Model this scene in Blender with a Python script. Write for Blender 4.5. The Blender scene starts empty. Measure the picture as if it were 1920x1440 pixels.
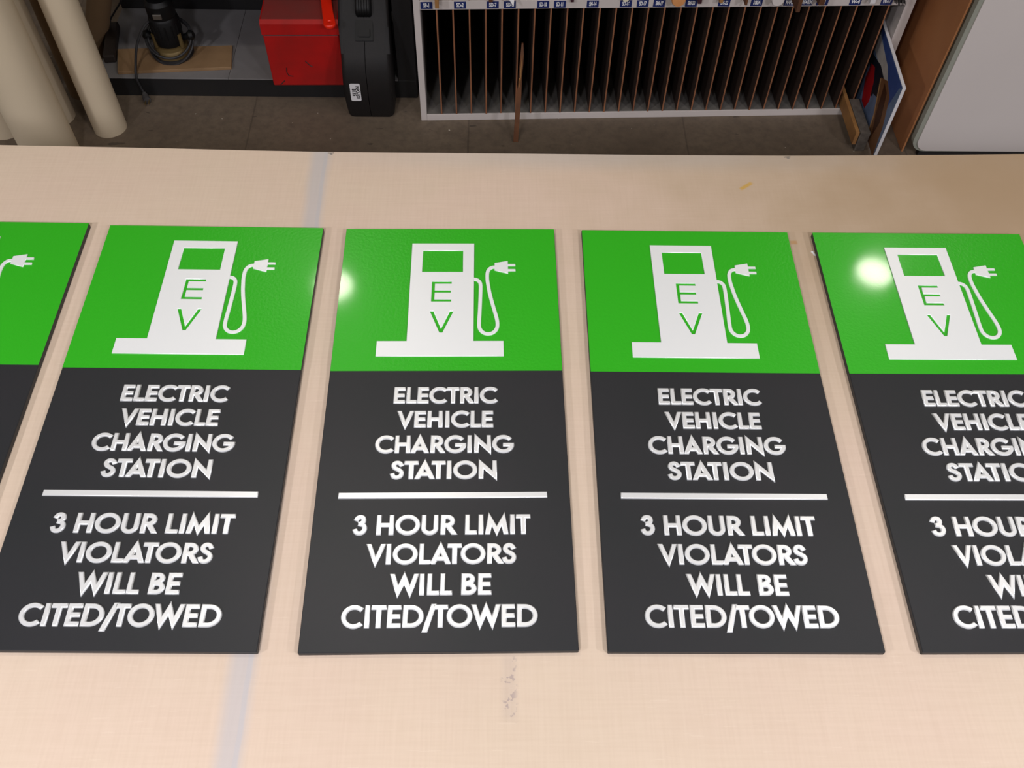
import bpy, bmesh, math, random
from mathutils import Vector, Matrix
random.seed(7)
PI = math.pi
scene = bpy.context.scene
COL = scene.collection
TH = 0.7582                    # table top height

# ------------------------------------------------------------------ materials
def srgb(r, g, b):
    def f(c):
        c /= 255.0
        return c / 12.92 if c <= 0.04045 else ((c + 0.055) / 1.055) ** 2.4
    return (f(r), f(g), f(b), 1.0)

def mat(name, col, rough=0.6, metal=0.0, spec=0.5, noise=None, bump=None, coat=0.0, coat_rough=0.1):
    """noise = (scale, second colour, contrast), bump = (scale, strength, distance)"""
    m = bpy.data.materials.new(name); m.use_nodes = True
    nt = m.node_tree; bs = nt.nodes['Principled BSDF']
    bs.inputs['Base Color'].default_value = col
    bs.inputs['Roughness'].default_value = rough
    bs.inputs['Metallic'].default_value = metal
    bs.inputs['Specular IOR Level'].default_value = spec
    bs.inputs['Coat Weight'].default_value = coat
    bs.inputs['Coat Roughness'].default_value = coat_rough
    tc = nt.nodes.new('ShaderNodeTexCoord')
    if noise:
        n = nt.nodes.new('ShaderNodeTexNoise'); n.inputs['Scale'].default_value = noise[0]
        n.inputs['Detail'].default_value = 6
        r = nt.nodes.new('ShaderNodeValToRGB')
        c = noise[2]
        r.color_ramp.elements[0].position = 0.5 - c; r.color_ramp.elements[0].color = col
        r.color_ramp.elements[1].position = 0.5 + c; r.color_ramp.elements[1].color = noise[1]
        nt.links.new(tc.outputs['Object'], n.inputs['Vector'])
        nt.links.new(n.outputs['Fac'], r.inputs['Fac'])
        nt.links.new(r.outputs['Color'], bs.inputs['Base Color'])
    if bump:
        n = nt.nodes.new('ShaderNodeTexNoise'); n.inputs['Scale'].default_value = bump[0]
        n.inputs['Detail'].default_value = 3
        b = nt.nodes.new('ShaderNodeBump'); b.inputs['Strength'].default_value = bump[1]
        b.inputs['Distance'].default_value = bump[2]
        nt.links.new(tc.outputs['Object'], n.inputs['Vector'])
        nt.links.new(n.outputs['Fac'], b.inputs['Height'])
        nt.links.new(b.outputs['Normal'], bs.inputs['Normal'])
    return m

class NG:
    """small helper for writing math node graphs"""
    def __init__(s, m):
        s.nt = m.node_tree
        s.tc = s.nt.nodes.new('ShaderNodeTexCoord')
        s.sep = s.nt.nodes.new('ShaderNodeSeparateXYZ')
        s.nt.links.new(s.tc.outputs['Object'], s.sep.inputs[0])
        s.x, s.y, s.z = s.sep.outputs
    def put(s, sock, v):
        if isinstance(v, (int, float)): sock.default_value = v
        else: s.nt.links.new(v, sock)
    def m(s, op, a, b=0.0, c=0.0, clamp=False):
        n = s.nt.nodes.new('ShaderNodeMath'); n.operation = op; n.use_clamp = clamp
        s.put(n.inputs[0], a); s.put(n.inputs[1], b); s.put(n.inputs[2], c)
        return n.outputs[0]
    def noise(s, scale, detail=4, stretch=None, rough=0.5):
        n = s.nt.nodes.new('ShaderNodeTexNoise'); n.inputs['Scale'].default_value = scale
        n.inputs['Detail'].default_value = detail; n.inputs['Roughness'].default_value = rough
        v = s.tc.outputs['Object']
        if stretch:
            mp = s.nt.nodes.new('ShaderNodeMapping'); mp.inputs['Scale'].default_value = stretch
            s.nt.links.new(v, mp.inputs[0]); v = mp.outputs[0]
        s.nt.links.new(v, n.inputs['Vector'])
        return n.outputs['Fac']
    def band(s, v, c, half, soft):
        """1 inside |v-c|<half, falling to 0 over soft"""
        d = s.m('ABSOLUTE', s.m('SUBTRACT', v, c))
        n = s.nt.nodes.new('ShaderNodeMapRange'); n.interpolation_type = 'SMOOTHSTEP'
        s.put(n.inputs[0], d); n.inputs[1].default_value = half; n.inputs[2].default_value = half + soft
        n.inputs[3].default_value = 1; n.inputs[4].default_value = 0
        return n.outputs[0]
    def mix(s, fac, a, b):
        n = s.nt.nodes.new('ShaderNodeMix'); n.data_type = 'RGBA'
        s.put(n.inputs[0], fac)
        for k, v in ((6, a), (7, b)):
            if isinstance(v, tuple): n.inputs[k].default_value = v
            else: s.nt.links.new(v, n.inputs[k])
        return n.outputs[2]

M = {}
M['green'] = mat('glossy_green', (0.026, 0.400, 0.011, 1), rough=0.30, spec=0.4, bump=(240, 0.42, 0.0008), coat=0.55, coat_rough=0.07)
M['charcoal'] = mat('satin_charcoal', srgb(36, 38, 40), rough=0.45, spec=0.35, noise=(9, srgb(39, 39, 42), 0.2), bump=(600, 0.1, 0.0003))
M['board_edge'] = mat('dark_board_edge', srgb(48, 44, 42), rough=0.7)
M['letter'] = mat('silver_white_letter', (0.86, 0.875, 0.875, 1), rough=0.33, metal=0.42, spec=0.8)
M['icon'] = mat('silver_white_icon', (0.88, 0.905, 0.905, 1), rough=0.36, metal=0.25, spec=0.6)
M['melamine'] = mat('white_melamine', srgb(205, 196, 192), rough=0.5, noise=(5, srgb(194, 186, 181), 0.2))
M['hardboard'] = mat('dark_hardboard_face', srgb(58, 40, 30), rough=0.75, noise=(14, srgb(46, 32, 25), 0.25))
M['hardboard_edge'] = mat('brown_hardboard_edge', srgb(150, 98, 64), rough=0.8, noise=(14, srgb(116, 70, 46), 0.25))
M['slot_floor'] = mat('dusty_grey_liner', srgb(106, 102, 97), rough=0.8, noise=(18, srgb(86, 82, 78), 0.2))
M['black'] = mat('black_board', srgb(22, 22, 24), rough=0.5, noise=(8, srgb(27, 26, 26), 0.2))
M['grey_shelf'] = mat('grey_shelf', srgb(126, 124, 124), rough=0.65, noise=(7, srgb(110, 107, 106), 0.2))
M['paper_roll'] = mat('cream_paper', srgb(213, 197, 170), rough=0.75, noise=(3, srgb(205, 188, 160), 0.3))
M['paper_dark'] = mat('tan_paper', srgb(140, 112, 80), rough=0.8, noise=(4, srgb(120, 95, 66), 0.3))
M['red_metal'] = mat('red_painted_metal', srgb(176, 14, 12), rough=0.5, noise=(9, srgb(148, 18, 15), 0.15), bump=(30, 0.15, 0.001))
M['red_dusty'] = mat('dusty_red_lid', srgb(132, 38, 34), rough=0.7, noise=(9, srgb(112, 52, 46), 0.25))
M['red_bright'] = mat('orange_red_paint', srgb(235, 40, 16), rough=0.35)
M['case'] = mat('black_plastic', srgb(27, 23, 22), rough=0.6, spec=0.35, noise=(14, srgb(20, 18, 18), 0.25), bump=(400, 0.2, 0.0005))
M['case_dark'] = mat('deep_black_plastic', srgb(11, 11, 12), rough=0.5, spec=0.3)
M['steel'] = mat('worn_steel', srgb(150, 145, 138), rough=0.35, metal=0.9)
M['brass'] = mat('brass', srgb(112, 94, 58), rough=0.5, metal=0.5)
M['rubber'] = mat('black_rubber', srgb(34, 33, 35), rough=0.55)
M['grey_rubber'] = mat('grey_rubber', srgb(70, 68, 68), rough=0.6)
M['plank'] = mat('pine_plank', srgb(148, 118, 84), rough=0.7, noise=(9, srgb(124, 96, 66), 0.2))
M['tan_wood'] = mat('tan_plywood', srgb(164, 118, 66), rough=0.7, noise=(20, srgb(138, 96, 54), 0.2))
M['dark_wood'] = mat('dark_stained_wood', srgb(74, 44, 26), rough=0.7, noise=(22, srgb(100, 60, 32), 0.2))
M['stick'] = mat('brown_stick', srgb(108, 66, 36), rough=0.7, noise=(25, srgb(84, 50, 28), 0.2))
M['brown_panel'] = mat('brown_panel', srgb(190, 130, 82), rough=0.6, noise=(4, srgb(164, 106, 66), 0.25))
M['white_board'] = mat('white_laminate', srgb(214, 207, 203), rough=0.35, noise=(2, srgb(206, 198, 194), 0.3))
M['board_rim'] = mat('grey_green_edge', srgb(150, 152, 140), rough=0.6)
M['foam'] = mat('white_foam_board', srgb(216, 214, 216), rough=0.6)
M['navy'] = mat('navy_label', srgb(28, 42, 98), rough=0.4)
M['white'] = mat('white_ink', srgb(228, 228, 230), rough=0.5)
M['ink'] = mat('black_ink', srgb(30, 28, 28), rough=0.6)
M['cream_tube'] = mat('cream_plastic', srgb(224, 218, 190), rough=0.5)
M['orange_wood'] = mat('orange_cardboard', srgb(214, 150, 92), rough=0.7, noise=(12, srgb(190, 126, 74), 0.2))
M['plum'] = mat('plum_plastic', srgb(60, 30, 40), rough=0.5)
M['wall'] = mat('painted_wall', srgb(176, 168, 158), rough=0.8, noise=(3, srgb(166, 158, 148), 0.3))
M['ceiling'] = mat('white_ceiling', srgb(225, 222, 216), rough=0.9)
M['table_wood'] = mat('plywood_board', srgb(170, 130, 88), rough=0.7, noise=(8, srgb(146, 108, 70), 0.3))
M['table_leg'] = mat('pine_leg', srgb(176, 138, 92), rough=0.7)
for k, c in dict(p_blue=(62, 86, 150), p_white=(196, 190, 186), p_black=(26, 30, 42), p_red=(176, 22, 30), p_bluegrey=(108, 124, 156), p_brown=(128, 88, 58), p_sky=(112, 134, 168), p_tan=(190, 146, 100), p_dkbrown=(74, 42, 26)).items():
    M[k] = mat('print_' + k[2:], srgb(*c), rough=0.4, noise=(30, tuple(list(v * 0.75 for v in srgb(*c)[:3]) + [1]), 0.2))

# floor: worn vinyl tiles with dark seams, specks and scuffs
def floor_mat():
    m = bpy.data.materials.new('worn_floor_tiles'); m.use_nodes = True
    g = NG(m); bs = m.node_tree.nodes['Principled BSDF']
    n1 = g.noise(3.2, 6); n2 = g.noise(38, 5, rough=0.7); n3 = g.noise(70, 2)
    c = g.mix(g.m('MULTIPLY_ADD', n1, 1.8, -0.4, clamp=True), srgb(94, 81, 68), srgb(118, 104, 88))
    c = g.mix(g.m('MULTIPLY', g.m('SUBTRACT', n2, 0.40, clamp=True), 2.2, clamp=True), c, srgb(82, 71, 61))
    # tile seams every 0.61 m, offset so one runs beside the red box
    sx = g.m('PINGPONG', g.m('ADD', g.m('ADD', g.x, 0.672), g.m('MULTIPLY', n1, 0.006)), 0.305)
    sy = g.m('PINGPONG', g.m('ADD', g.y, -2.33 + 1.04), 0.305)
    seam = g.m('MAXIMUM', g.m('LESS_THAN', sx, 0.0022), g.m('LESS_THAN', sy, 0.0018))
    c = g.mix(g.m('MULTIPLY', seam, 0.35), c, srgb(52, 44, 38))
    c = g.mix(g.m('GREATER_THAN', n3, 0.755), c, srgb(200, 192, 180))
    n4 = g.noise(11, 3, stretch=(1, 3, 1))
    c = g.mix(g.m('MULTIPLY', g.m('GREATER_THAN', n4, 0.70), 0.6), c, srgb(50, 43, 38))
    m.node_tree.links.new(c, bs.inputs['Base Color'])
    bs.inputs['Roughness'].default_value = 0.62
    return m
M['floor'] = floor_mat()

# table cover: unbleached woven canvas with a blue-grey seam stripe and stains
def canvas_mat():
    m = bpy.data.materials.new('unbleached_canvas'); m.use_nodes = True
    g = NG(m); nt = m.node_tree; bs = nt.nodes['Principled BSDF']
    a = g.noise(330, 2, stretch=(1, 0.05, 1)); b = g.noise(330, 2, stretch=(0.05, 1, 1)); big = g.noise(2.3, 4); mid = g.noise(9, 4)
    weave = g.m('MULTIPLY', g.m('ADD', a, b), 0.5)
    c = g.mix(g.m('MULTIPLY_ADD', big, 2.2, -0.6, clamp=True), srgb(200, 182, 161), srgb(208, 184, 167))
    c = g.mix(g.m('MULTIPLY', g.m('MULTIPLY_ADD', mid, 2.0, -0.6, clamp=True), 0.35), c, srgb(204, 190, 165))
    c = g.mix(g.m('MULTIPLY_ADD', weave, 2.6, -1.0, clamp=True), c, g.mix(0.16, c, srgb(160, 132, 104)))
    fib = g.noise(260, 2, stretch=(0.10, 1.0, 1))
    c = g.mix(g.m('MULTIPLY', g.m('GREATER_THAN', fib, 0.70), 0.10), c, srgb(230, 218, 200))
    # blue-grey stripe running front to back
    wob = g.m('MULTIPLY_ADD', mid, 0.010, -0.005)
    st = g.m('MAXIMUM', g.band(g.m('ADD', g.x, wob), -0.265, 0.004, 0.018), g.m('MULTIPLY', g.band(g.m('ADD', g.x, wob), -0.2575, 0.0015, 0.005), 1.25))
    c = g.mix(g.m('MULTIPLY', st, 0.5), c, srgb(168, 172, 180))
    ed = g.m('MULTIPLY', g.m('GREATER_THAN', g.y, 1.118), g.m('MULTIPLY_ADD', big, 1.2, 0.0, clamp=True))
    edge = g.nt.nodes.new('ShaderNodeMapRange'); edge.interpolation_type = 'SMOOTHSTEP'
    g.put(edge.inputs[0], g.y); edge.inputs[1].default_value = 1.095; edge.inputs[2].default_value = 1.14
    edge.inputs[3].default_value = 0; edge.inputs[4].default_value = 0.5
    right = g.nt.nodes.new('ShaderNodeMapRange'); g.put(right.inputs[0], g.x)
    right.inputs[1].default_value = -0.35; right.inputs[2].default_value = 0.2
    c = g.mix(g.m('MULTIPLY', edge.outputs[0], right.outputs[0]), c, srgb(168, 170, 170))
    # brownish discolouration at the back right, with light fall-off painted into the colour
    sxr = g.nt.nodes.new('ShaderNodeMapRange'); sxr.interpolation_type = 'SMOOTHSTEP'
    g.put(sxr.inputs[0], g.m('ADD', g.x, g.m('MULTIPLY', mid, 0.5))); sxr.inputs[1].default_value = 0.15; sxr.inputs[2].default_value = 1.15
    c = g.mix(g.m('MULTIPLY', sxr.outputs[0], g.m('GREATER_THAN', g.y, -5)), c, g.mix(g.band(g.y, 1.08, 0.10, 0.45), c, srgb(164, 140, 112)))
    # smudged ink writing near the front
    reg = g.m('MULTIPLY', g.band(g.x, 0.020, 0.003, 0.008), g.band(g.y, 0.312, 0.028, 0.012))
    sn = g.noise(160, 3)
    c = g.mix(g.m('MULTIPLY', reg, g.m('MULTIPLY', g.m('GREATER_THAN', sn, 0.60), 0.38)), c, srgb(110, 98, 116))
    c = g.mix(g.m('MULTIPLY', reg, 0.12), c, srgb(120, 112, 120))
    # yellow stain
    d = g.m('ADD', g.m('MULTIPLY', g.m('SUBTRACT', g.x, 0.391), 0.6), g.m('MULTIPLY', g.m('SUBTRACT', g.y, 1.078), -0.8))
    e = g.m('ADD', g.m('MULTIPLY', g.m('SUBTRACT', g.x, 0.391), 0.8), g.m('MULTIPLY', g.m('SUBTRACT', g.y, 1.078), 0.6))
    yel = g.m('MULTIPLY', g.band(d, 0, 0.0015, 0.003), g.band(e, 0, 0.009, 0.006))
    c = g.mix(g.m('MULTIPLY', yel, 0.75), c, srgb(190, 150, 52))
    yel2 = g.m('MULTIPLY', g.band(g.x, 0.443, 0.003, 0.004), g.band(g.y, 0.960, 0.002, 0.003))
    c = g.mix(g.m('MULTIPLY', yel2, 0.5), c, srgb(176, 124, 50))
    nt.links.new(c, bs.inputs['Base Color'])
    bs.inputs['Roughness'].default_value = 0.75
    bs.inputs['Specular IOR Level'].default_value = 0.25
    bp = nt.nodes.new('ShaderNodeBump'); bp.inputs['Strength'].default_value = 0.12; bp.inputs['Distance'].default_value = 0.0006
    nt.links.new(weave, bp.inputs['Height']); nt.links.new(bp.outputs['Normal'], bs.inputs['Normal'])
    return m
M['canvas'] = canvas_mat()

# ------------------------------------------------------------------ mesh helpers
def obj(name, bm, m, parent=None, smooth=False):
    me = bpy.data.meshes.new(name)
    if isinstance(bm, bmesh.types.BMesh):
        bmesh.ops.recalc_face_normals(bm, faces=bm.faces[:])
        bm.to_mesh(me); bm.free()
    for mm in (m if isinstance(m, (list, tuple)) else [m]):
        me.materials.append(mm)
    if smooth:
        for p in me.polygons: p.use_smooth = True
        try: me.set_sharp_from_angle(angle=math.radians(35))
        except Exception: pass
    o = bpy.data.objects.new(name, me); COL.objects.link(o)
    if parent: o.parent = parent
    return o

def thing(name, label, cat, loc=(0, 0, 0), rz=0.0, group=None):
    o = bpy.data.objects.new(name, None); COL.objects.link(o)
    o.empty_display_size = 0.05
    o.location = loc; o.rotation_euler = (0, 0, rz)
    return tag(o, label, cat, group)

def tag(o, label, cat, group=None):
    o['label'] = label; o['category'] = cat
    if group: o['group'] = group
    return o

def struct(name, bm, m):
    o = obj(name, bm, m); o['kind'] = 'structure'; return o

def box(bm, x0, x1, y0, y1, z0, z1, bev=0.0, mi=0, seg=2):
    r = bmesh.ops.create_cube(bm, size=1)
    vs = r['verts']
    for v in vs:
        v.co = Vector(((x0 + x1) / 2 + v.co.x * (x1 - x0), (y0 + y1) / 2 + v.co.y * (y1 - y0), (z0 + z1) / 2 + v.co.z * (z1 - z0)))
    fs = set(f for v in vs for f in v.link_faces)
    for f in fs: f.material_index = mi
    if bev > 0:
        es = list(set(e for v in vs for e in v.link_edges))
        bmesh.ops.bevel(bm, geom=es, offset=bev, segments=seg, affect='EDGES', profile=0.5)
    return bm

def prism(bm, pts, h0, h1, axis='z', mi=0):
    """extrude a polygon: axis z -> pts are (x,y); axis x -> pts are (y,z); axis y -> pts are (x,z)"""
    def P(a, b, h):
        return {'z': (a, b, h), 'x': (h, a, b), 'y': (a, h, b)}[axis]
    lo = [bm.verts.new(P(a, b, h0)) for a, b in pts]
    hi = [bm.verts.new(P(a, b, h1)) for a, b in pts]
    fs = [bm.faces.new(lo[::-1]), bm.faces.new(hi)]
    n = len(pts)
    for i in range(n):
        fs.append(bm.faces.new((lo[i], lo[(i + 1) % n], hi[(i + 1) % n], hi[i])))
    for f in fs: f.material_index = mi
    return fs

def tube(bm, path, rad, seg=12, closed=False, caps=True, mi=0):
    path = [Vector(p) for p in path]
    n = len(path); rings = []
    up = Vector((0, 0, 1))
    prev = None
    for i, p in enumerate(path):
        if closed: t = path[(i + 1) % n] - path[i - 1]
        else: t = path[min(i + 1, n - 1)] - path[max(i - 1, 0)]
        t.normalize()
        if prev is None:
            a = t.cross(up)
            if a.length < 0.1: a = t.cross(Vector((1, 0, 0)))
        else:
            a = prev - t * prev.dot(t)
        a.normalize(); prev = a
        b = t.cross(a)
        r = rad[i] if isinstance(rad, (list, tuple)) else rad
        rings.append([bm.verts.new(p + (a * math.cos(2 * PI * k / seg) + b * math.sin(2 * PI * k / seg)) * r) for k in range(seg)])
    m = n if closed else n - 1
    for i in range(m):
        A, B = rings[i], rings[(i + 1) % n]
        for k in range(seg):
            f = bm.faces.new((A[k], A[(k + 1) % seg], B[(k + 1) % seg], B[k])); f.material_index = mi
    if caps and not closed:
        for R_ in (rings[0][::-1], rings[-1]):
            f = bm.faces.new(R_); f.material_index = mi
    return bm

def lathe(bm, prof, seg=32, mi=0, c=(0, 0)):
    rings = []
    for r, z in prof:
        rings.append([bm.verts.new((c[0] + r * math.cos(2 * PI * k / seg), c[1] + r * math.sin(2 * PI * k / seg), z)) for k in range(seg)])
    for A, B in zip(rings, rings[1:]):
        for k in range(seg):
            f = bm.faces.new((A[k], A[(k + 1) % seg], B[(k + 1) % seg], B[k])); f.material_index = mi
    bm.faces.new(rings[0][::-1]).material_index = mi
    bm.faces.new(rings[-1]).material_index = mi
    return bm

def catmull(pts, n=6):
    out = []
    P = [pts[0]] + list(pts) + [pts[-1]]
    for i in range(1, len(P) - 2):
        p0, p1, p2, p3 = [Vector(q) for q in P[i - 1:i + 3]]
        for k in range(n):
            t = k / n
            out.append(0.5 * ((2 * p1) + (p2 - p0) * t + (2 * p0 - 5 * p1 + 4 * p2 - p3) * t * t + (3 * p1 - p0 - 3 * p2 + p3) * t ** 3))
    out.append(Vector(pts[-1]))
    return out

def stroke(path, s):
    """outline of a flat stroke of width s along a 2D path"""
    L, R = [], []
    n = len(path)
    for i in range(n):
        a = path[max(i - 1, 0)]; b = path[min(i + 1, n - 1)]
        dx, dy = b[0] - a[0], b[1] - a[1]; l = math.hypot(dx, dy) or 1
        nx, ny = -dy / l * s / 2, dx / l * s / 2
        L.append((path[i][0] + nx, path[i][1] + ny)); R.append((path[i][0] - nx, path[i][1] - ny))
    return L + R[::-1]

def arc(cx, cy, rx, ry, a0, a1, n=24):
    return [(cx + rx * math.cos(math.radians(a0 + (a1 - a0) * i / n)), cy + ry * math.sin(math.radians(a0 + (a1 - a0) * i / n))) for i in range(n + 1)]

def curve_mesh(loops, extrude, bevel):
    """flat filled outlines (holes as inner loops) with thickness and a chamfered rim -> mesh"""
    cu = bpy.data.curves.new('outline', 'CURVE'); cu.dimensions = '2D'; cu.fill_mode = 'BOTH'
    cu.extrude = extrude; cu.bevel_depth = bevel; cu.bevel_resolution = 0
    for lp in loops:
        sp = cu.splines.new('POLY'); sp.points.add(len(lp) - 1)
        for p, q in zip(sp.points, lp): p.co = (q[0], q[1], 0, 1)
        sp.use_cyclic_u = True
    o = bpy.data.objects.new('outline', cu); COL.objects.link(o)
    dg = bpy.context.evaluated_depsgraph_get()
    me = bpy.data.meshes.new_from_object(o.evaluated_get(dg))
    bpy.data.objects.remove(o); bpy.data.curves.remove(cu)
    return me

def text_bm(s, size, bold=0.0, xs=1.0):
    cu = bpy.data.curves.new('t', 'FONT'); cu.body = s; cu.size = size; cu.align_x = 'CENTER'; cu.align_y = 'CENTER'
    cu.offset = bold; cu.extrude = 0.0001
    o = bpy.data.objects.new('t', cu); COL.objects.link(o)
    dg = bpy.context.evaluated_depsgraph_get()
    me = bpy.data.meshes.new_from_object(o.evaluated_get(dg))
    bpy.data.objects.remove(o); bpy.data.curves.remove(cu)
    bm = bmesh.new(); bm.from_mesh(me); bpy.data.meshes.remove(me)
    for v in bm.verts: v.co.x *= xs
    return bm

# ------------------------------------------------------------------ geometric sans capitals (unit cap height)
S_ = 0.142                      # stroke weight of the flat face
def glyph(ch):
    """(width, left bearing, right bearing, components); a component is a list of loops"""
    s = S_
    if ch == 'E': return .50, .09, .05, [[[(0, 0), (.5, 0), (.5, s), (s, s), (s, .5 - s / 2), (.47, .5 - s / 2), (.47, .5 + s / 2), (s, .5 + s / 2), (s, 1 - s), (.5, 1 - s), (.5, 1), (0, 1)]]]
    if ch == 'L': return .44, .09, .02, [[[(0, 0), (.44, 0), (.44, s), (s, s), (s, 1), (0, 1)]]]
    if ch == 'I': return s, .10, .10, [[[(0, 0), (s, 0), (s, 1), (0, 1)]]]
    if ch == 'T': return .56, .02, .02, [[[(.28 - s / 2, 0), (.28 + s / 2, 0), (.28 + s / 2, 1 - s), (.56, 1 - s), (.56, 1), (0, 1), (0, 1 - s), (.28 - s / 2, 1 - s)]]]
    if ch == 'H': return .68, .09, .09, [[[(0, 0), (s, 0), (s, .5 - s / 2), (.68 - s, .5 - s / 2), (.68 - s, 0), (.68, 0), (.68, 1), (.68 - s, 1), (.68 - s, .5 + s / 2), (s, .5 + s / 2), (s, 1), (0, 1)]]]
    if ch == 'V': w = .76; return w, .00, .00, [[[(w / 2, -.08), (w, 1), (w - s * 1.12, 1), (w / 2, .27), (s * 1.12, 1), (0, 1)]]]
    if ch == 'A':
        w = .80; k = s * 1.12
        return w, .00, .00, [[[(0, 0), (k, 0), (k + .075, .18), (w - k - .075, .18), (w - k, 0), (w, 0), (w / 2, 1.08)],
                              [(k + .135, .18 + s * .95), (w - k - .135, .18 + s * .95), (w / 2, .74)]]]
    if ch == 'N': w = .74; return w, .09, .09, [[[(0, 0), (s, 0), (s, .66), (w, -.06), (w, 1), (w - s, 1), (w - s, .34), (0, 1.06)]]]
    if ch == 'M':
        w = .92; return w, .05, .05, [[[(0, 0), (s, 0), (.235, .60), (w / 2, -.04), (w - .235, .60), (w - s, 0), (w, 0), (w - .13, 1.06), (w / 2, .33), (.13, 1.06)]]]
    if ch == 'W':
        w = 1.16; k = s * 1.1
        return w, .00, .00, [[[(.32, -.07), (w / 2, .60), (w - .32, -.07), (w, 1), (w - k, 1), (w - .33, .36), (w / 2, 1.07), (.33, .36), (k, 1), (0, 1)]]]
    if ch == 'O': return 1.0, .04, .04, [[arc(.5, .5, .5, .52, 0, 360, 40)[:-1], arc(.5, .5, .5 - s, .52 - s, 0, 360, 40)[:-1]]]
    if ch == 'C': return .83, .04, .04, [[stroke(arc(.5, .5, .5 - s / 2, .52 - s / 2, 48, 312, 34), s)]]
    if ch == 'G': return .97, .04, .05, [[stroke(arc(.5, .5, .5 - s / 2, .52 - s / 2, 42, 351, 38), s)], [[(.52, .52 - s), (1.0 - s * .2, .52 - s), (.99, .52), (.52, .52)]]]
    if ch == 'D': return .80, .09, .04, [[[(0, 0)] + arc(.30, .5, .5, .5, -90, 90) + [(0, 1)], [(s, s)] + arc(.30, .5, .5 - s, .5 - s, -90, 90) + [(s, 1 - s)]]]
    if ch == 'B': return .58, .09, .04, [[[(0, 0)] + arc(.28, .285, .30, .285, -90, 62, 16) + arc(.27, .76, .25, .24, -52, 90, 14) + [(0, 1)],
                                          [(s, s)] + arc(.27, .285, .30 - s, .285 - s, -90, 90, 12) + [(s, .57 - s)],
                                          [(s, .52 + s * .4)] + arc(.26, .76 + s * .05, .25 - s, .19 - s * .5, -90, 90, 10) + [(s, 1 - s)]]]
    if ch == 'R': return .61, .09, .01, [[[(0, 0), (s, 0), (s, .40)] + arc(.25, .70, .30, .30, -90, 90, 18) + [(0, 1)],
                                          [(s, .40 + s)] + arc(.24, .70, .30 - s, .30 - s, -90, 90, 14) + [(s, 1 - s)]],
                                         [[(.19, .43), (.39, .43), (.63, 0), (.63 - s * 1.22, 0)]]]
    if ch == 'U': return .66, .08, .08, [[[(0, 1)] + arc(.33, .31, .33, .33, 180, 360, 24) + [(.66, 1), (.66 - s, 1)] + arc(.33, .31, .33 - s, .33 - s, 360, 180, 24) + [(s, 1)]]]
    if ch == 'S':
        c = [(.45, .77), (.375, .90), (.265, .945), (.15, .90), (.095, .77), (.15, .63), (.28, .54), (.42, .43), (.46, .28), (.39, .12), (.25, .06), (.12, .11), (.055, .26)]
        return .54, .04, .04, [[stroke([tuple(v) for v in catmull([(a, b, 0) for a, b in c], 5)], s)]]
    if ch == '3':
        c = [(.075, .77), (.14, .90), (.25, .945), (.365, .90), (.40, .76), (.35, .63), (.21, .565)]
        d = [(.21, .565), (.36, .52), (.445, .42), (.45, .25), (.37, .11), (.24, .06), (.11, .11), (.045, .25)]
        f = lambda q: [(v.x, v.y) for v in catmull([(a, b, 0) for a, b in q], 5)]
        return .52, .04, .04, [[stroke(f(c), s)], [stroke(f(d), s)]]
    if ch == '/': return .46, .01, .01, [[[(0, -.22), (s * 1.1, -.22), (.50, 1.04), (.50 - s * 1.1, 1.04)]]]
    raise ValueError(ch)

KERN = {('A', 'T'): -.10, ('T', 'A'): -.10, ('L', 'A'): .02, ('A', 'V'): -.1, ('L', 'I'): .02, ('T', 'O'): -.05, ('A', 'R'): .06, ('O', 'W'): -.02, ('D', '/'): -.04, ('/', 'T'): -.06}
def text_line(s, x0, x1, ytop, ybot, raised):
    """letters fitted between x0..x1 and ybot..ytop, returned as one BMesh lying at z=0"""
    cham = 0.0010
    pen = 0.0; items = []; prev = None
    for ch in s:
        if ch == ' ': pen += .34; prev = None; continue
        w, lb, rb, comps = glyph(ch)
        if prev: pen += KERN.get((prev, ch), 0)
        if items: pen += lb
        items.append((pen, w, comps)); pen += w
        last = pen; pen += rb; prev = ch
    W = last
    cap = (ytop - ybot) - 2 * cham
    sx = (x1 - x0 - 2 * cham) / W
    bm = bmesh.new()
    for p, w, comps in items:
        for k, loops in enumerate(comps):
            lp = [[(x0 + cham + (p + a) * sx, ybot + cham + b * cap) for a, b in loop] for loop in loops]
            me = curve_mesh(lp, raised - cham - 0.0001 * k, cham)
            bm.from_mesh(me); bpy.data.meshes.remove(me)
    return bm

# ------------------------------------------------------------------ the setting
bm = bmesh.new(); box(bm, -3.6, 4.4, -2.6, 2.95, -0.05, 0.0); struct('floor', bm, M['floor'])
bm = bmesh.new(); box(bm, -3.6, 4.4, 2.95, 3.05, 0.0, 3.2); struct('wall_back', bm, M['wall'])
bm = bmesh.new(); box(bm, -3.6, 4.4, -2.6, 2.95, 3.2, 3.28); struct('ceiling', bm, M['ceiling'])

# ------------------------------------------------------------------ work table and its canvas cover
edge_pts = [(-1.4526, 1.1601), (-1.0018, 1.1591), (-0.7654, 1.1576), (-0.6312, 1.1554), (-0.5009, 1.153), (-0.3807, 1.1501), (-0.2505, 1.1477), (-0.1002, 1.1474), (0.0301, 1.1471), (0.2755, 1.1464), (0.4709, 1.1474), (0.6582, 1.1507), (0.8486, 1.1554), (1.102, 1.1601), (1.4526, 1.1641)]
table = thing('work_table', 'long wooden work table under the cream canvas cover', 'table', (0, 0, 0))
bm = bmesh.new(); prism(bm, [(-1.44, -.07), (1.44, -.07)] + [(x, y - .006) for x, y in edge_pts[::-1]][1:-1] + [], TH - .028, TH - .003)
obj('tabletop', bm, M['table_wood'], table)
for sx in (-1.36, 0, 1.36):
    for sy in (0.02, 1.02):
        bm = bmesh.new(); box(bm, sx - .035, sx + .035, sy - .035, sy + .035, 0, TH - .028, .004)
        obj('leg', bm, M['table_leg'], table)
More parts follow.
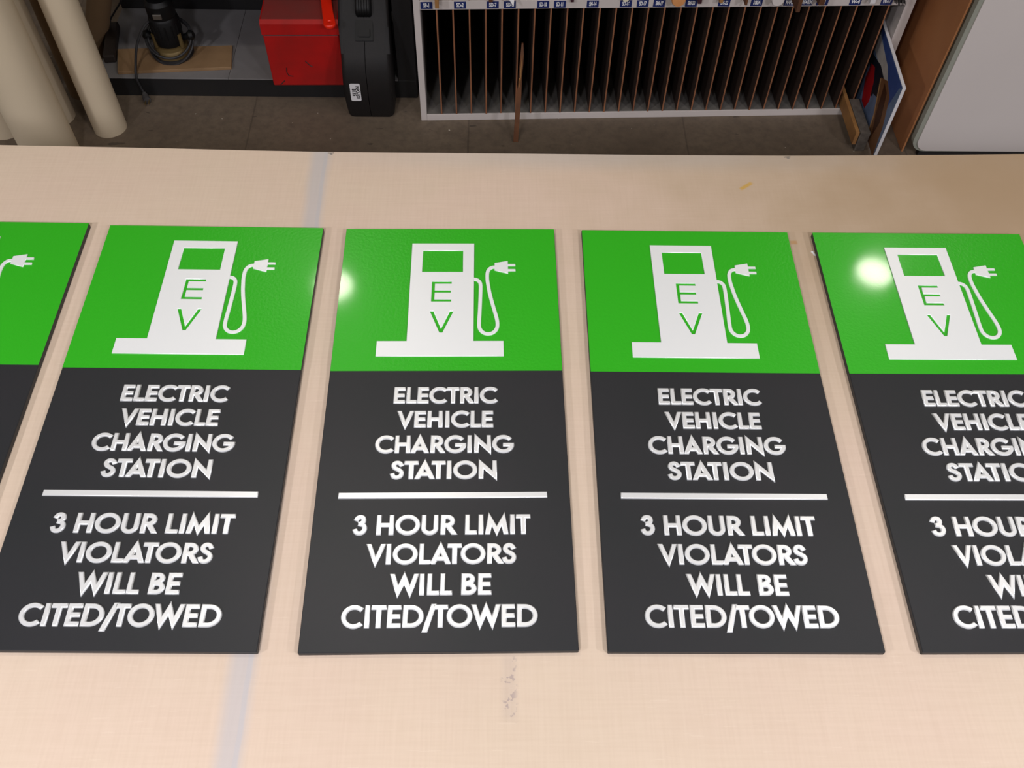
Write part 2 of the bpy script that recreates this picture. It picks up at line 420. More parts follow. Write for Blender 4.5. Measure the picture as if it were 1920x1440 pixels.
for sy in (0.02, 1.02):
    bm = bmesh.new(); box(bm, -1.325, 1.325, sy - .012, sy + .012, TH - .12, TH - .028, .002)
    obj('apron', bm, M['table_leg'], table)
cover = thing('canvas_cover', 'cream woven canvas cover lying under the row of signs', 'table cover', (0, 0, 0))
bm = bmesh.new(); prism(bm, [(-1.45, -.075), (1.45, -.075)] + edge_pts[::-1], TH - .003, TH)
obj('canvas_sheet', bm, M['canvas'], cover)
for x, y in ((-.2510, 1.1440), (.4665, 1.1432)):
    bm = bmesh.new()
    tube(bm, [(x - .0045, y, TH - .0005), (x - .004, y, TH + .0008), (x + .004, y + .0006, TH + .0008), (x + .0045, y + .0006, TH - .0005)], .0007, 6)
    tube(bm, [(x - .001, y - .002, TH + .0006), (x + .0025, y - .0022, TH + .0006)], .0007, 6)
    st = obj('staple', bm, M['steel'], cover); st['label'] = 'small dark metal staple'
bm = bmesh.new()
prism(bm, [(.4645, .9415), (.468, .9425), (.469, .938), (.4705, .934), (.468, .9335), (.467, .9375)], TH, TH + .0008)
tag(obj('paint_chip', bm, M['white']), 'tiny white paint chip on the canvas beside the fifth sign', 'paint chip')

# ------------------------------------------------------------------ the signs
W2, SL, SB, ST = 0.1525, 0.6274, 0.2547, 0.0078
LINES = [('ELECTRIC', .0668, -.2813, -.3064), ('VEHICLE', .0610, -.3177, -.3424), ('CHARGING', .0862, -.3542, -.3794), ('STATION', .0650, -.3906, -.4158),
         ('3 HOUR LIMIT', .1042, -.4638, -.4894), ('VIOLATORS', .0868, -.5007, -.5262), ('WILL BE', .0576, -.5377, -.5635), ('CITED/TOWED', .1090, -.5745, -.6008)]
def make_sign():
    t = thing('charging_station_sign', '', 'sign', group=None)
    bm = bmesh.new(); box(bm, -W2, W2, -SL, 0, 0, ST, .0008, seg=1)
    obj('backing_panel', bm, M['charcoal'], t)
    bm = bmesh.new(); box(bm, -W2 + .0004, W2 - .0004, -SB, -.0004, ST - .0002, ST + .0004)
    g = obj('green_panel', bm, M['green'], t); g['label'] = 'glossy green upper panel'
    z = ST + .0004
    # pump symbol: body, base, window and cut-out letters E and V
    outer = [(-.0943, -.2315), (.0750, -.2315), (.0750, -.2070), (.0348, -.2070), (.0348, -.0303), (-.0544, -.0303), (-.0544, -.2070), (-.0943, -.2070)]
    win = [(-.0388, -.0433), (.0195, -.0433), (.0195, -.0848), (-.0388, -.0848)]
    k = .0049
    e0, e1, et, eb = -.0243, .0040, -.1016, -.1388
    em = (et + eb) / 2
    E_ = [(e0, eb), (e1, eb), (e1, eb + k), (e0 + k, eb + k), (e0 + k, em - k / 2), (e1 - .001, em - k / 2), (e1 - .001, em + k / 2), (e0 + k, em + k / 2), (e0 + k, et - k), (e1, et - k), (e1, et), (e0, et)]
    V_ = [(-.0258, -.1548), (-.0258 + .0056, -.1548), (-.0092, -.1850), (.0079 - .0056, -.1548), (.0079, -.1548), (-.0070, -.1927), (-.0114, -.1927)]
    me = curve_mesh([outer, win, E_, V_], .0010, .0003)
    bm = bmesh.new(); bm.from_mesh(me); bpy.data.meshes.remove(me)
    p = obj('pump_symbol', bm, M['icon'], t); p.location.z = z
    p['label'] = 'raised silver-white pump symbol with E and V cut out'
    cab = [(.0335, -.0975), (.0375, -.0980), (.0412, -.1003), (.0440, -.1060), (.0443, -.1200), (.0434, -.1512), (.0424, -.1780), (.0440, -.1870), (.0485, -.1925), (.0546, -.1945), (.0612, -.1925), (.0662, -.1860), (.0675, -.1770), (.0661, -.1658), (.0628, -.1510), (.0596, -.1364), (.0568, -.1220), (.0550, -.1087), (.0538, -.0980), (.0540, -.0860), (.0562, -.0795), (.0600, -.0758), (.0655, -.0746)]
    path = [(v.x, v.y) for v in catmull([(a, b, 0) for a, b in cab], 4)]
    me = curve_mesh([stroke(path, .0046)], .0009, .0003)
    bm = bmesh.new(); bm.from_mesh(me); bpy.data.meshes.remove(me)
    c = obj('cord_symbol', bm, M['icon'], t); c.location.z = z
    me = curve_mesh([[(.0645, -.0677), (.0830, -.0638), (.0830, -.0696), (.0936, -.0696), (.0936, -.0728), (.0830, -.0728), (.0830, -.0792), (.0936, -.0792), (.0936, -.0825), (.0830, -.0825), (.0830, -.0868), (.0645, -.0811)]], .0010, .0003)
    bm = bmesh.new(); bm.from_mesh(me); bpy.data.meshes.remove(me)
    q = obj('plug_symbol', bm, M['icon'], t); q.location.z = z
    me = curve_mesh([[(-.1245, -.4411), (.1245, -.4411), (.1245, -.4346), (-.1245, -.4346)]], .0012, .0007)
    bm = bmesh.new(); bm.from_mesh(me); bpy.data.meshes.remove(me)
    d = obj('divider_bar', bm, M['letter'], t); d.location.z = ST
    for s, hw, yt, yb in LINES:
        o = obj('text_line', text_line(s, -hw, hw, yt, yb, .0024), M['letter'], t)
        o.location.z = ST; o['label'] = 'raised silver letters reading ' + s
    return t

def copy_tree(o, parent=None):
    c = o.copy(); COL.objects.link(c)
    if parent: c.parent = parent
    for ch in [x for x in bpy.data.objects if x.parent == o]: copy_tree(ch, c)
    return c

SIGNS = [(-.7353, .9844, -.0101, 1.0, 'green and charcoal sign cut off by the left edge, leftmost of the five signs'),
         (-.3978, .9774, -.0102, 1.0096, 'green and charcoal charging sign, second from left, without glare, under the grey stripe'),
         (-.0596, .9752, .0063, .9907, 'green and charcoal charging sign in the middle, its lower lettering glaring brightest white'),
         (.2826, .9737, -.0077, .9906, 'green and charcoal charging sign, second from right, pump symbol brightening at lower right'),
         (.6241, .9722, -.0016, 1.0088, 'green and charcoal sign with round lamp glare beside the pump, rightmost')]
proto = make_sign()
roots = [proto] + [copy_tree(proto) for _ in SIGNS[1:]]
for o, (x, y, t, w, lab) in zip(roots, SIGNS):
    o.location = (x, y, TH); o.rotation_euler = (0, 0, t); o.scale = (w, 1, 1)
    o['label'] = lab; o['group'] = 'charging station signs in a row on the table'

# ------------------------------------------------------------------ slotted rack for sheet goods
RX, RY, RR = -.199, 2.147, math.radians(2.0)
RM = Matrix.Translation((RX, RY, 0)) @ Matrix.Rotation(RR, 4, 'Z')
rack = thing('sheet_rack', 'white slotted storage rack with many narrow vertical slots behind the table', 'rack', (RX, RY, 0), RR)
D_, U1, UO = .62, 1.268, 1.292
HT = .86
bm = bmesh.new(); box(bm, 0, .0165, 0, D_, 0, HT, .001); obj('side_panel', bm, M['melamine'], rack)
bm = bmesh.new(); box(bm, U1, UO, 0, D_, 0, HT, .001); obj('side_panel', bm, M['melamine'], rack)
bm = bmesh.new(); box(bm, .0166, U1 - .0001, 0, D_, 0, .020, .0006); obj('bottom_board', bm, M['melamine'], rack)
bm = bmesh.new(); box(bm, .0167, U1 - .0002, .004, D_ - .009, .0200, .0201); sf = obj('slot_liner', bm, M['slot_floor'], rack); sf['label'] = 'dusty grey slot floor'
bm = bmesh.new(); box(bm, .0166, U1 - .0001, 0, D_, .3485, .3725, .0008); lr = obj('middle_shelf', bm, M['melamine'], rack); lr['label'] = 'white shelf whose front edge carries the blue slot labels'
bm = bmesh.new(); box(bm, .0166, U1 - .0001, 0, D_, HT - .02, HT, .0008); obj('top_board', bm, M['melamine'], rack)
bm = bmesh.new(); box(bm, .0166, U1 - .0001, D_ - .008, D_, .0202, HT - .0202); obj('back_panel', bm, M['black'], rack)
PIT = (U1 - .0165) / 30
for tier, (z0, z1) in enumerate(((.0202, .3483), (.3727, HT - .0202))):
    for i in range(1, 30):
        u = .0165 + i * PIT
        dy = random.uniform(0, .003)
        bm = bmesh.new(); box(bm, u - .0019, u + .0019, .001 + dy, D_ - .009, z0, z1)
        for f in bm.faces:
            if f.calc_center_median().y < .0045: f.material_index = 1
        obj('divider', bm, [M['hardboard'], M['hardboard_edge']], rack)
labs = [(.0338, 'SP-1', 0), (.1182, 'SD-2', 0), (.2009, 'SD-7', 0), (.244, 'SD-9', 0), (.3285, 'SD-10', 0), (.3712, 'SD-11', 0), (.4548, 'SM-14', 0), (.5394, 'SD-16', 0), (.5825, 'SD-17', -.04), (.6249, 'SM-17', .04),
        (.7073, 'SM-20', 0), (.7921, 'SM-22', .02), (.8758, '100A', 0), (.9618, 'MAPLE', 0), (1.0057, 'WARM', 0), (1.0468, 'AL-1', 0), (1.1327, 'W-4', 0), (1.2148, 'W-17', 0)]
for u, s, r in labs:
    bm = bmesh.new(); box(bm, -.0150, .0150, -.0008, 0, -.0098, .0098)
    l = obj('slot_label', bm, M['navy'], rack); l.location = (u, 0, .3608); l.rotation_euler = (0, r, 0)
    tb = text_bm(s, .0155, .0006, .0245 / (.0105 * len(s)))
    for v in tb.verts: v.co = Vector((v.co.x, -.0010 - v.co.z, v.co.y))
    obj('label_text', tb, M['white'], l)

# things lying in the upper slots, poking out over the label strip
def rk(x, y, z): return RM @ Vector((x, y, z))
def inrack(x, y):           # world x,y -> rack u,v
    v = RM.inverted() @ Vector((x, y, 0)); return v.x, v.y
upper = [('wood_strip', -.137, 2.116, 'tan_wood', .010, .055, 'tan wood strip poking out above the first slot labels', 'wood strip'),
         ('board_offcut', -.003, 2.146, 'dark_wood', .010, .07, 'dark offcut edge above the third slot label', 'offcut'),
         ('board_offcut', .202, 2.150, 'plum', .008, .03, 'small dark red offcut just above the label strip', 'offcut'),
         ('board_offcut', .524, 2.149, 'plum', .010, .09, 'dark plum board beside the orange cardboard tube', 'board'),
         ('wood_strip', .579, 2.153, 'tan_wood', .009, .06, 'light brown wood strip over a slot label', 'wood strip'),
         ('wood_strip', .641, 2.145, 'stick', .006, .10, 'thin brown wood strip left of the white tube', 'wood strip'),
         ('wood_strip', .7675, 2.118, 'dark_wood', .010, .11, 'dark brown wood strip right of the white tube', 'wood strip'),
         ('board_offcut', .833, 2.148, 'dark_wood', .015, .05, 'dark brown block end above the label strip', 'offcut'),
         ('board_offcut', .966, 2.158, 'foam', .014, .06, 'pale grey foam offcut above the label strip', 'offcut')]
for name, x, y, m, w, h, lab, cat in upper:
    u, v = inrack(x, y)
    bm = bmesh.new(); box(bm, u - w / 2, u + w / 2, v, v + .42, .3727, .3727 + h, .0008)
    for q in bm.verts: q.co = RM @ q.co
    tag(obj(name, bm, M[m]), lab, cat)
for name, x, y, m, r, lab in (('cardboard_tube', .467, 2.134, 'orange_wood', .0178, 'orange-tan cardboard tube end poking out over the label strip'),
                              ('plastic_tube', .719, 2.142, 'white_board', .0165, 'white tube end poking out over the label strip'),
                              ('plastic_tube', .337, 2.153, 'cream_tube', .0085, 'small cream tube end above the label strip')):
    u, v = inrack(x, y)
    bm = bmesh.new(); c = Vector((u, v, .3727 + r))
    tube(bm, [c + Vector((0, a, 0)) for a in (0, .003, .40)], [r * .9, r, r], 24)
    for q in bm.verts: q.co = RM @ q.co
    tag(obj(name, bm, M[m], smooth=True), lab, 'tube')
# white paper corner hanging out
bm = bmesh.new(); u, v = inrack(.052, 2.124)
a = [rk(u - .022, -.004, .40), rk(u + .002, v, .3745), rk(u + .006, -.004, .40), rk(u - .006, .30, .40)]
lo = [bm.verts.new(p) for p in a]; hi = [bm.verts.new(p + Vector((0, 0, .0015))) for p in a]
bm.faces.new(lo[::-1]); bm.faces.new(hi)
for i in range(4): bm.faces.new((lo[i], lo[(i + 1) % 4], hi[(i + 1) % 4], hi[i]))
tag(obj('paper_sheet', bm, M['foam']), 'white pointed paper corner hanging over a slot label', 'paper')
# bristly dark brush head at the right end
u, v = inrack(1.039, 2.157)
br = thing('bristle_brush', 'dark bristly brush above the last slot label', 'brush', rk(u, v, .3727), RR)
bm = bmesh.new(); box(bm, -.013, .013, .012, .28, .014, .034, .003); obj('brush_back', bm, M['dark_wood'], br)
bm = bmesh.new()
for i in range(90):
    x, y = random.uniform(-.012, .012), random.uniform(.0, .06)
    tube(bm, [(x, y + .01, .014), (x + random.uniform(-.003, .003), y + random.uniform(-.012, -.002), random.uniform(.0005, .004))], .0009, 4)
b_ = obj('bristles', bm, M['ink'], br); b_['kind'] = 'stuff'

# broken strip of moulding leaning in the rack
bm = bmesh.new()
pA, pB = Vector((.0665, 2.062, .0)), Vector((.0800, 2.136, .262))
n_ = 10; rings = []
for i in range(n_ + 1):
    t = i / n_; c = pA.lerp(pB, t)
    w = .0066 if t < .55 else .0046
    if i == n_: w = .0022
    if i == n_ - 1: w = .0040
    j = random.uniform(-.0006, .0006)
    rings.append([bm.verts.new(c + Vector((sx * w + j, sy * .003, 0))) for sx, sy in ((-1, -1), (1, -1), (1, 1), (-1, 1))])
for A, B in zip(rings, rings[1:]):
    for k in range(4): bm.faces.new((A[k], A[(k + 1) % 4], B[(k + 1) % 4], B[k]))
bm.faces.new(rings[0][::-1]); bm.faces.new(rings[-1])
ms = obj('moulding_strip', bm, M['stick'])
tag(ms, 'thin broken brown moulding strip leaning upright against the rack front', 'wood strip')
bm = bmesh.new()
tube(bm, [(.0742, 2.098, .155), (.0766, 2.106, .185), (.0768, 2.110, .20), (.0790, 2.120, .235)], [.0008, .0016, .0014, .0006], 6)
tube(bm, [(.0715, 2.100, .168), (.0735, 2.102, .178), (.0770, 2.104, .182)], [.0006, .0014, .0006], 6)
sp = obj('splinter', bm, M['tan_wood'], ms); sp['label'] = 'paler split wood where the strip is broken'

# ------------------------------------------------------------------ boards standing in the right-hand slots
ang = math.atan2(.013, .254)
pr = thing('mounted_photo_print', 'photo print on white foam board, blue and red, standing in the last slot', 'print', (1.042, 1.978, 0), -ang)
bm = bmesh.new(); box(bm, 0, .0085, 0, .60, .0205, .255, .0004, seg=1)
obj('foam_board', bm, M['foam'], pr)
bm = bmesh.new()
polys = [([(0.001, .022), (.598, .022), (.598, .2535), (.001, .2535)], 6),
         ([(.30, .2525), (.002, .2525), (.019, .238), (.045, .15), (.09, .13), (.124, .213), (.242, .235)], 0),
         ([(.30, .235), (.135, .219), (.10, .20), (.133, .180), (.30, .185)], 1),
         ([(.30, .16), (.18, .19), (.125, .185), (.10, .11), (.18, .10)], 2),
         ([(.245, .150), (.215, .160), (.185, .135), (.165, .085), (.178, .050), (.215, .048), (.25, .10)], 3),
         ([(.170, .055), (.158, .115), (.12, .13), (.09, .103), (.063, .024), (.16, .024)], 4),
         ([(.148, .176), (.10, .200), (.05, .185), (.020, .12), (.004, .024), (.09, .024), (.10, .09)], 5),
         ([(.151, .172), (.143, .174), (.095, .09), (.085, .024), (.092, .024), (.103, .09)], 7),
         ([(.112, .185), (.075, .18), (.045, .11), (.06, .05), (.09, .10)], 8)]
for i, (pp, mi) in enumerate(polys):
    prism(bm, pp, -.0003 - .00012 * i, .0 if i == 0 else -.0002, 'x', mi)
obj('printed_picture', bm, [M['p_blue'], M['p_white'], M['p_black'], M['p_red'], M['p_bluegrey'], M['p_brown'], M['p_sky'], M['p_tan'], M['p_dkbrown']], pr)
bm = bmesh.new(); box(bm, .998, 1.008, 2.037, 2.60, .0208, .062, .0006)
tag(obj('plywood_offcut', bm, M['tan_wood']), 'low tan plywood offcut sticking out of the rack beside the photo print', 'offcut')
bm = bmesh.new(); box(bm, 1.010, 1.038, 2.035, 2.182, 0, .062, .0012)
tag(obj('foam_block', bm, mat('mottled_grey_foam', srgb(104, 96, 88), .9, noise=(60, srgb(78, 70, 64), .2))), 'mottled grey foam block between the plywood offcut and the photo print', 'block')

# ------------------------------------------------------------------ brown sheet and white laminate board at the right
bm = bmesh.new(); box(bm, 1.143, 1.148, 2.034, 2.88, 0, .95, .0004)
tag(obj('hardboard_sheet', bm, M['brown_panel']), 'tall brown sheet standing on edge between rack and white board', 'sheet')
wb = thing('white_laminate_board', 'large white laminate board with rounded corners standing at right', 'board', (1.153, 2.012, 0))
def rrect(x0, x1, z0, z1, r):
    return arc(x0 + r, z0 + r, r, r, 270, 180, 10) + arc(x0 + r, z1 - r, r, r, 180, 90, 10) + arc(x1 - r, z1 - r, r, r, 90, 0, 10) + arc(x1 - r, z0 + r, r, r, 0, -90, 10)
bm = bmesh.new(); prism(bm, rrect(.012, 1.3, .022, 1.0, .034), 0, .003, 'y'); obj('front_face', bm, M['white_board'], wb)
bm = bmesh.new(); prism(bm, rrect(0, 1.304, .018, 1.003, .040), .0031, .022, 'y'); r_ = obj('board_core', bm, M['board_rim'], wb); r_['label'] = 'grey-green board core behind the white face'
bm = bmesh.new(); box(bm, .03, 1.25, .004, .020, 0, .0179); obj('floor_strip', bm, M['rubber'], wb)

# ------------------------------------------------------------------ low shelf unit at the left
sh = thing('low_shelf_unit', 'low black shelf unit with a grey bottom shelf at left', 'shelf unit', (0, 0, 0))
bm = bmesh.new(); box(bm, -1.115, -.215, 2.246, 2.262, 0, .0585, .0008); k_ = obj('kick_strip', bm, M['black'], sh)
bm = bmesh.new(); box(bm, -1.115, -.7445, 2.244, 2.574, .0586, .062, .0006); obj('shelf_board', bm, M['grey_shelf'], sh)
bm = bmesh.new(); box(bm, -.7437, -.2655, 2.244, 2.574, .0586, .0618, .0006); s2 = obj('shelf_board', bm, M['grey_shelf'], sh)
bm = bmesh.new(); box(bm, -.2650, -.214, 2.247, 2.59, .0, .90, .0008); obj('side_panel', bm, M['black'], sh)
bm = bmesh.new(); box(bm, -1.115, -.2655, 2.575, 2.59, .0, .90); obj('back_panel', bm, M['black'], sh)
bm = bmesh.new(); box(bm, -1.10, -.415, 2.262, 2.574, .375, .39, .0008); obj('upper_shelf', bm, M['black'], sh)
bm = bmesh.new(); box(bm, -1.115, -.214, 2.26, 2.59, .901, .92, .0008); obj('top_board', bm, M['black'], sh)

bm = bmesh.new(); prism(bm, [(-1.078, 2.362), (-1.054, 2.257), (-.740, 2.284), (-.753, 2.385)], .0622, .0712)
bmesh.ops.bevel(bm, geom=bm.edges[:], offset=.0008, segments=1, affect='EDGES')
tag(obj('wood_plank', bm, M['plank']), 'short tan wood plank lying on the grey shelf under the router', 'plank')

# power tool (router) with coiled cord
rt = thing('router_tool', 'black power router with round base standing on the tan plank', 'power tool', (-.912, 2.345, .0714))
bm = bmesh.new(); lathe(bm, [(.052, 0), (.056, .001), (.056, .006), (.052, .008), (.030, .009)], 40); obj('base_plate', bm, M['rubber'], rt, True)
bm = bmesh.new()
lathe(bm, [(.050, .0082), (.050, .020), (.044, .030), (.034, .034), (.034, .050)], 40); h = obj('base_housing', bm, M['brass'], rt, True); h['label'] = 'yellowish metal base ring'
for dx, dy in ((-.036, -.018), (.036, -.018)):
    bm = bmesh.new(); tube(bm, [(dx, dy, .034), (dx, dy, .075)], .006, 14); obj('guide_post', bm, M['brass'], rt, True)
bm = bmesh.new(); lathe(bm, [(.028, .034), (.037, .040), (.040, .055), (.040, .118), (.036, .124), (.038, .128), (.038, .165), (.030, .176), (.012, .180)], 36)
for i in range(14):
    a_ = 2 * PI * i / 14
    box(bm, .0395 * math.cos(a_) - .002, .0395 * math.cos(a_) + .002, .0395 * math.sin(a_) - .002, .0395 * math.sin(a_) + .002, .070, .108)
obj('motor_body', bm, M['case_dark'], rt, True)
for sgn in (-1, 1):
    bm = bmesh.new(); tube(bm, [(sgn * .036, 0, .052), (sgn * .052, 0, .056), (sgn * .062, 0, .060), (sgn * .070, 0, .062)], [.007, .010, .015, .010], 16)
    obj('side_knob', bm, M['case_dark'], rt, True)
bm = bmesh.new(); box(bm, -.012, .012, -.043, -.036, .135, .150, .002); sw = obj('switch', bm, M['steel'], rt)
bm = bmesh.new()
coil = []
for i in range(75):
    a_ = 2 * PI * i / 30 + 1.2
    r_ = .062 + .006 * math.sin(i * .23)
    coil.append((.004 + r_ * math.cos(a_), -.008 + .8 * r_ * math.sin(a_), .046 + .036 * math.sin(a_) + .012 * math.sin(i * .11)))
tube(bm, catmull(coil, 2), .0036, 8)
lead = [(-.020, .0, .115), (-.045, -.030, .110), (-.072, -.060, .070), (-.085, -.088, .020), (-.0865, -.103, .002), (-.0865, -.1075, -.010), (-.083, -.109, -.035), (-.078, -.112, -.052)]
tube(bm, catmull(lead, 6), .0036, 8)
cd = obj('power_cord', bm, M['rubber'], rt, True)
bm = bmesh.new()
tube(bm, [(-.078, -.112, -.050), (-.075, -.118, -.058), (-.071, -.126, -.060), (-.066, -.136, -.0605)], [.005, .009, .0105, .0100], 14)
pg = obj('plug', bm, M['grey_rubber'], cd, True); pg['label'] = 'grey plug with brass blades on the floor'
bm = bmesh.new()
box(bm, -.0705, -.0690, -.152, -.134, -.0635, -.0575); box(bm, -.0610, -.0595, -.149, -.132, -.0635, -.0575)
pb = obj('plug_blades', bm, M['brass'], cd)

# dark power brick with cable
pb_ = thing('power_brick', 'dark oblong power brick lying on the grey shelf beside the paper rolls', 'power supply', (-1.087, 2.308, .0622), math.radians(9))
bm = bmesh.new(); box(bm, -.0165, .0165, 0, .165, 0, .024, .004); obj('brick_body', bm, mat('dark_brown_plastic', srgb(40, 32, 28), .6), pb_)
bm = bmesh.new(); tube(bm, catmull([(-.004, .164, .012), (-.010, .185, .016), (.012, .18, .045), (.05, .15, .10), (.08, .13, .17), (.10, .13, .25), (.11, .14, .30)], 6), .0028, 8)
obj('cable', bm, M['rubber'], pb_, True)

# ------------------------------------------------------------------ red toolbox
tb_ = thing('red_toolbox', 'worn red metal toolbox at the front of the grey shelf', 'toolbox', (-.612, 2.2145, .062), math.radians(1.0))
TW, TD = .203, .352
bm = bmesh.new(); box(bm, 0, TW, 0, TD, 0, .163, .004)
obj('box_body', bm, M['red_metal'], tb_)
bm = bmesh.new(); prism(bm, [(-.0015, .1635), (-.0015, .196), (.010, .203), (TD - .01, .203), (TD + .0015, .196), (TD + .0015, .1635)], -.0015, TW + .0015, 'x')
obj('lid', bm, [M['red_metal']], tb_)
bm = bmesh.new(); prism(bm, [(.010, .2031), (TD - .01, .2031), (TD - .01, .2040), (.010, .2040)], .002, TW - .002, 'x')
o = obj('lid_top', bm, M['red_dusty'], tb_); o['label'] = 'dusty faded lid top'
bm = bmesh.new(); tube(bm, [(.004, -.0018, .1632), (TW - .004, -.0018, .1632)], .0012, 6); obj('lid_seam', bm, M['ink'], tb_)
bm = bmesh.new()
for pts in ([(.046, .060), (.044, .045), (.048, .034), (.060, .032)], [(.020, .004), (.034, .018)], [(.100, .082), (.112, .066), (.118, .064)]):
    tube(bm, [(x, -.0002, z) for x, z in pts], .0013, 5)
o = obj('scratch_marks', bm, M['ink'], tb_)
# bright bar with a hole lying on the lid
bm = bmesh.new()
L_ = .42
outl = arc(0, 0, .0145, .0145, 180, 360, 20) + [(.0125, .05), (.0135, .10), (.019, L_), (-.014, L_), (-.0125, .10), (-.0135, .05)]
me = curve_mesh([outl, arc(0, .004, .0062, .0062, 0, 360, 16)[:-1]], .0035, .0015); bm.from_mesh(me); bpy.data.meshes.remove(me)
th = obj('hand_tool', bm, M['red_bright'])
th.location = (-.425, 2.196, .2722); th.rotation_euler = (0, 0, math.radians(11))
tag(th, 'bright orange-red hand tool with a hole in its rounded end, lying on the red toolbox', 'tool')

# ------------------------------------------------------------------ black moulded tool case, leaning back on the shelf edge
cs = thing('tool_case', 'black moulded plastic tool case leaning between red toolbox and rack', 'tool case', (-.340, 2.15, 0))
prof = [(.012, 0), (.080, .001), (.088, .075), (.150, .20), (.235, .36), (.190, .40), (.135, .335), (.075, .245), (.026, .197), (.003, .156), (-.003, .10), (-.002, .035)]
def case_half(x0, x1):
    b = bmesh.new()
    prism(b, prof, x0, x1, 'x')
    outer_x = x0 if abs(x0) > abs(x1) else x1
    es = [e for e in b.edges if all(abs(v.co.x - outer_x) < 1e-6 for v in e.verts)]
    bmesh.ops.bevel(b, geom=es, offset=.017, segments=4, affect='EDGES', profile=.5)
    return b
obj('case_shell', case_half(-.066, -.0008), M['case'], cs, True)
obj('case_shell', case_half(.0008, .066), M['case'], cs, True)
# latch block and handle along the sloping front
e1 = Vector((0, .053, .050)).normalized(); nrm = Vector((0, -.69, .72))
def slope_box(name, a0, a1, hw, d0, d1, m, parent, xc=0):
    """box on the sloping face; a = distance up the slope from its foot"""
    b = bmesh.new(); box(b, xc - hw, xc + hw, 0, 1, 0, 1)
    base = Vector((0, .022, .195))
    for v in b.verts:
        a_ = a0 + (a1 - a0) * v.co.y; d = d0 + (d1 - d0) * v.co.z
        v.co = Vector((v.co.x, 0, 0)) + base + e1 * a_ + nrm * d
    bmesh.ops.bevel(b, geom=b.edges[:], offset=.0015, segments=2, affect='EDGES')
    return obj(name, b, m, parent)
slope_box('latch_plate', .036, .100, .024, -.004, .004, M['case_dark'], cs)
slope_box('latch', .046, .066, .016, .0041, .009, M['case_dark'], cs)
bm = bmesh.new(); b0 = Vector((0, .022, .195))
pth = catmull([b0 + e1 * a_ + nrm * d for a_, d in ((.103, .000), (.106, .014), (.120, .022), (.160, .022), (.185, .014), (.190, 0))], 4)
for off in (-.014, -.007, 0, .007, .014):
    tube(bm, [p + Vector((off, 0, 0)) for p in pth], .0075, 10)
obj('carry_handle', bm, M['case_dark'], cs, True)
# price sticker, its text running down the label
st = bmesh.new(); prism(st, [(x, z) for x, z in rrect(-.0140, .0140, -.0275, .0275, .004)], -.0008, 0, 'y')
sk = obj('sticker', st, M['foam'], cs); sk.location = (-.034, -.0024, .0945); sk.rotation_euler = (math.radians(-2), math.radians(0), 0)
for s, sz, dx in (('NPO-103', .0125, .0060), ('8135', .0150, -.0040)):
    tbm = text_bm(s, sz, .0005, .8)
    for v in tbm.verts: v.co = Vector((v.co.y + dx, -.0011 - v.co.z * .5, -v.co.x))
    obj('sticker_text', tbm, M['ink'], sk)

# ------------------------------------------------------------------ upright rolls at the left
def roll(x, y, r, h, m, label, lean=(0, 0), z0=0.0, seam=None, name='paper_roll'):
    t = thing(name, label, 'paper roll', (x, y, z0), 0, 'upright rolls standing at the left')
    bm = bmesh.new(); n = 48
    # spiral cross-section: one wrap whose loose edge stands slightly proud
    sa = seam if seam is not None else PI / 2
    pts = []
    for k in range(n + 1):
        a_ = sa + 2 * PI * k / n
        rr_ = r * (1 - .035 * k / n)
        pts.append((rr_ * math.cos(a_), rr_ * math.sin(a_)))
    inner = [(p[0] * .82, p[1] * .82) for p in pts]
    lx, ly = lean
    def V(p, z): return bm.verts.new((p[0] + lx * z, p[1] + ly * z, z))
    A = [V(p, 0) for p in pts]; B = [V(p, h) for p in pts]; C = [V(p, 0) for p in inner]; Dd = [V(p, h) for p in inner]
    for k in range(n):
        bm.faces.new((A[k], A[k + 1], B[k + 1], B[k])); bm.faces.new((C[k + 1], C[k], Dd[k], Dd[k + 1]))
        bm.faces.new((A[k + 1], A[k], C[k], C[k + 1])); bm.faces.new((B[k], B[k + 1], Dd[k + 1], Dd[k]))
    bm.faces.new((A[0], B[0], Dd[0], C[0])); bm.faces.new((A[n], C[n], Dd[n], B[n]))
    obj('rolled_sheet', bm, m, t, True)
    return t
roll(-1.061, 2.107, .0455, .95, M['paper_roll'], 'cream paper roll standing alone, rightmost of the pale rolls', seam=1.2)
roll(-1.178, 1.975, .071, .98, M['paper_roll'], 'thickest cream roll, its base hidden behind the table edge', lean=(0, 0), seam=-2.35)
roll(-1.216, 2.150, .046, .95, M['paper_roll'], 'cream roll directly behind the thickest roll', lean=(-.012, 0), seam=-.9)
roll(-1.345, 2.100, .050, .95, M['paper_roll'], 'yellowish cream roll at the left edge of the picture', seam=2.0)
roll(-1.168, 2.268, .046, .95, M['paper_dark'], 'shaded tan roll standing farther back between two cream rolls', lean=(.003, 0), seam=2.0)
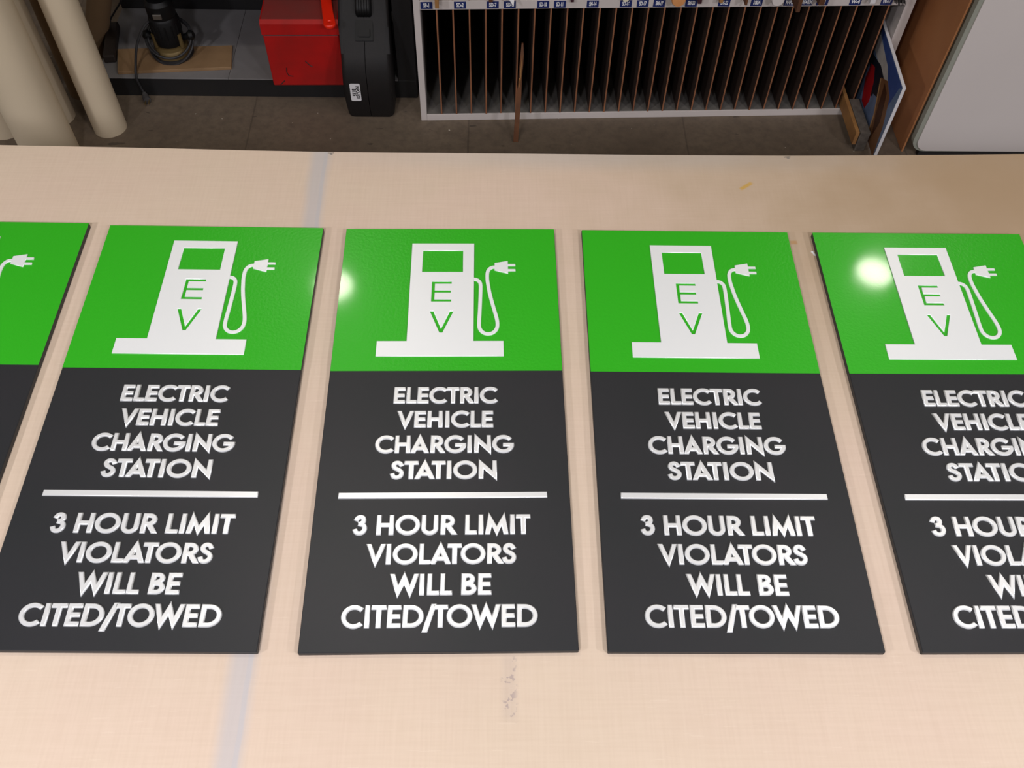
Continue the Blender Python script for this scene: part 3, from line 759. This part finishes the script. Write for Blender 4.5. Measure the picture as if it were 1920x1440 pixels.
roll(-1.185, 2.440, .036, .34, M['paper_dark'], 'dark tan tube leaning behind the lone cream roll', lean=(.42, -.05), seam=2.0, name='cardboard_tube')

# ------------------------------------------------------------------ lights: the ceiling's round lamps, then unseen fill lights added behind the camera
def lamp(x, y, z, power, rad, col=(1.0, .985, .96)):
    d = bpy.data.lights.new('ceiling_or_fill_light', 'AREA'); d.shape = 'DISK'; d.size = rad * 2; d.energy = power; d.color = col
    o = bpy.data.objects.new('ceiling_or_fill_light', d); COL.objects.link(o); o.location = (x, y, z)
    return o
lamp(-.655, 2.60, 2.767, 2.6, .075, (1, .93, .80))
lamp(1.637, 2.691, 2.767, 2.6, .075, (1, .93, .80))
lamp(-.45, 1.22, 2.767, 8, .08, (1, .94, .84))
lamp(1.22, 1.15, 2.767, 5, .08, (1, .94, .84))
lamp(-.60, -.60, 2.30, 25, .12, (1, .985, 1.06))  # pair of unseen fills, added to brighten the near end of the table
lamp(1.10, -.60, 2.30, 24, .12, (1, .985, 1.06))
lamp(-2.00, -.55, 2.10, 37, .12, (1, .985, 1.06))  # wide pair of unseen fills, added to shade the gaps between signs
lamp(2.30, -.55, 2.10, 36, .12, (1, .985, 1.06))

w = bpy.data.worlds.new('World'); scene.world = w; w.use_nodes = True
w.node_tree.nodes['Background'].inputs[0].default_value = (1.0, .95, .86, 1)
w.node_tree.nodes['Background'].inputs[1].default_value = 0.22

# ------------------------------------------------------------------ camera
cam = bpy.data.cameras.new('camera'); co = bpy.data.objects.new('camera', cam); COL.objects.link(co)
fw = Vector((0.02211446, 0.57411765, -0.81847411)); rt_ = Vector((0.99975243, -0.01068702, 0.01951604)); up = Vector((-0.00245745, 0.81870307, 0.57421185))
mw = Matrix((rt_, up, -fw)).transposed().to_4x4(); mw.translation = Vector((0, 0, 1.763705))
co.matrix_world = mw
cam.sensor_width = 36; cam.lens = 1770.03 / 1920 * 36; cam.clip_start = .02
scene.camera = co
scene.view_settings.view_transform = 'Standard'; scene.view_settings.look = 'None'
scene.view_settings.gamma = 1; scene.view_settings.use_curve_mapping = False
scene.view_settings.exposure = 0.0
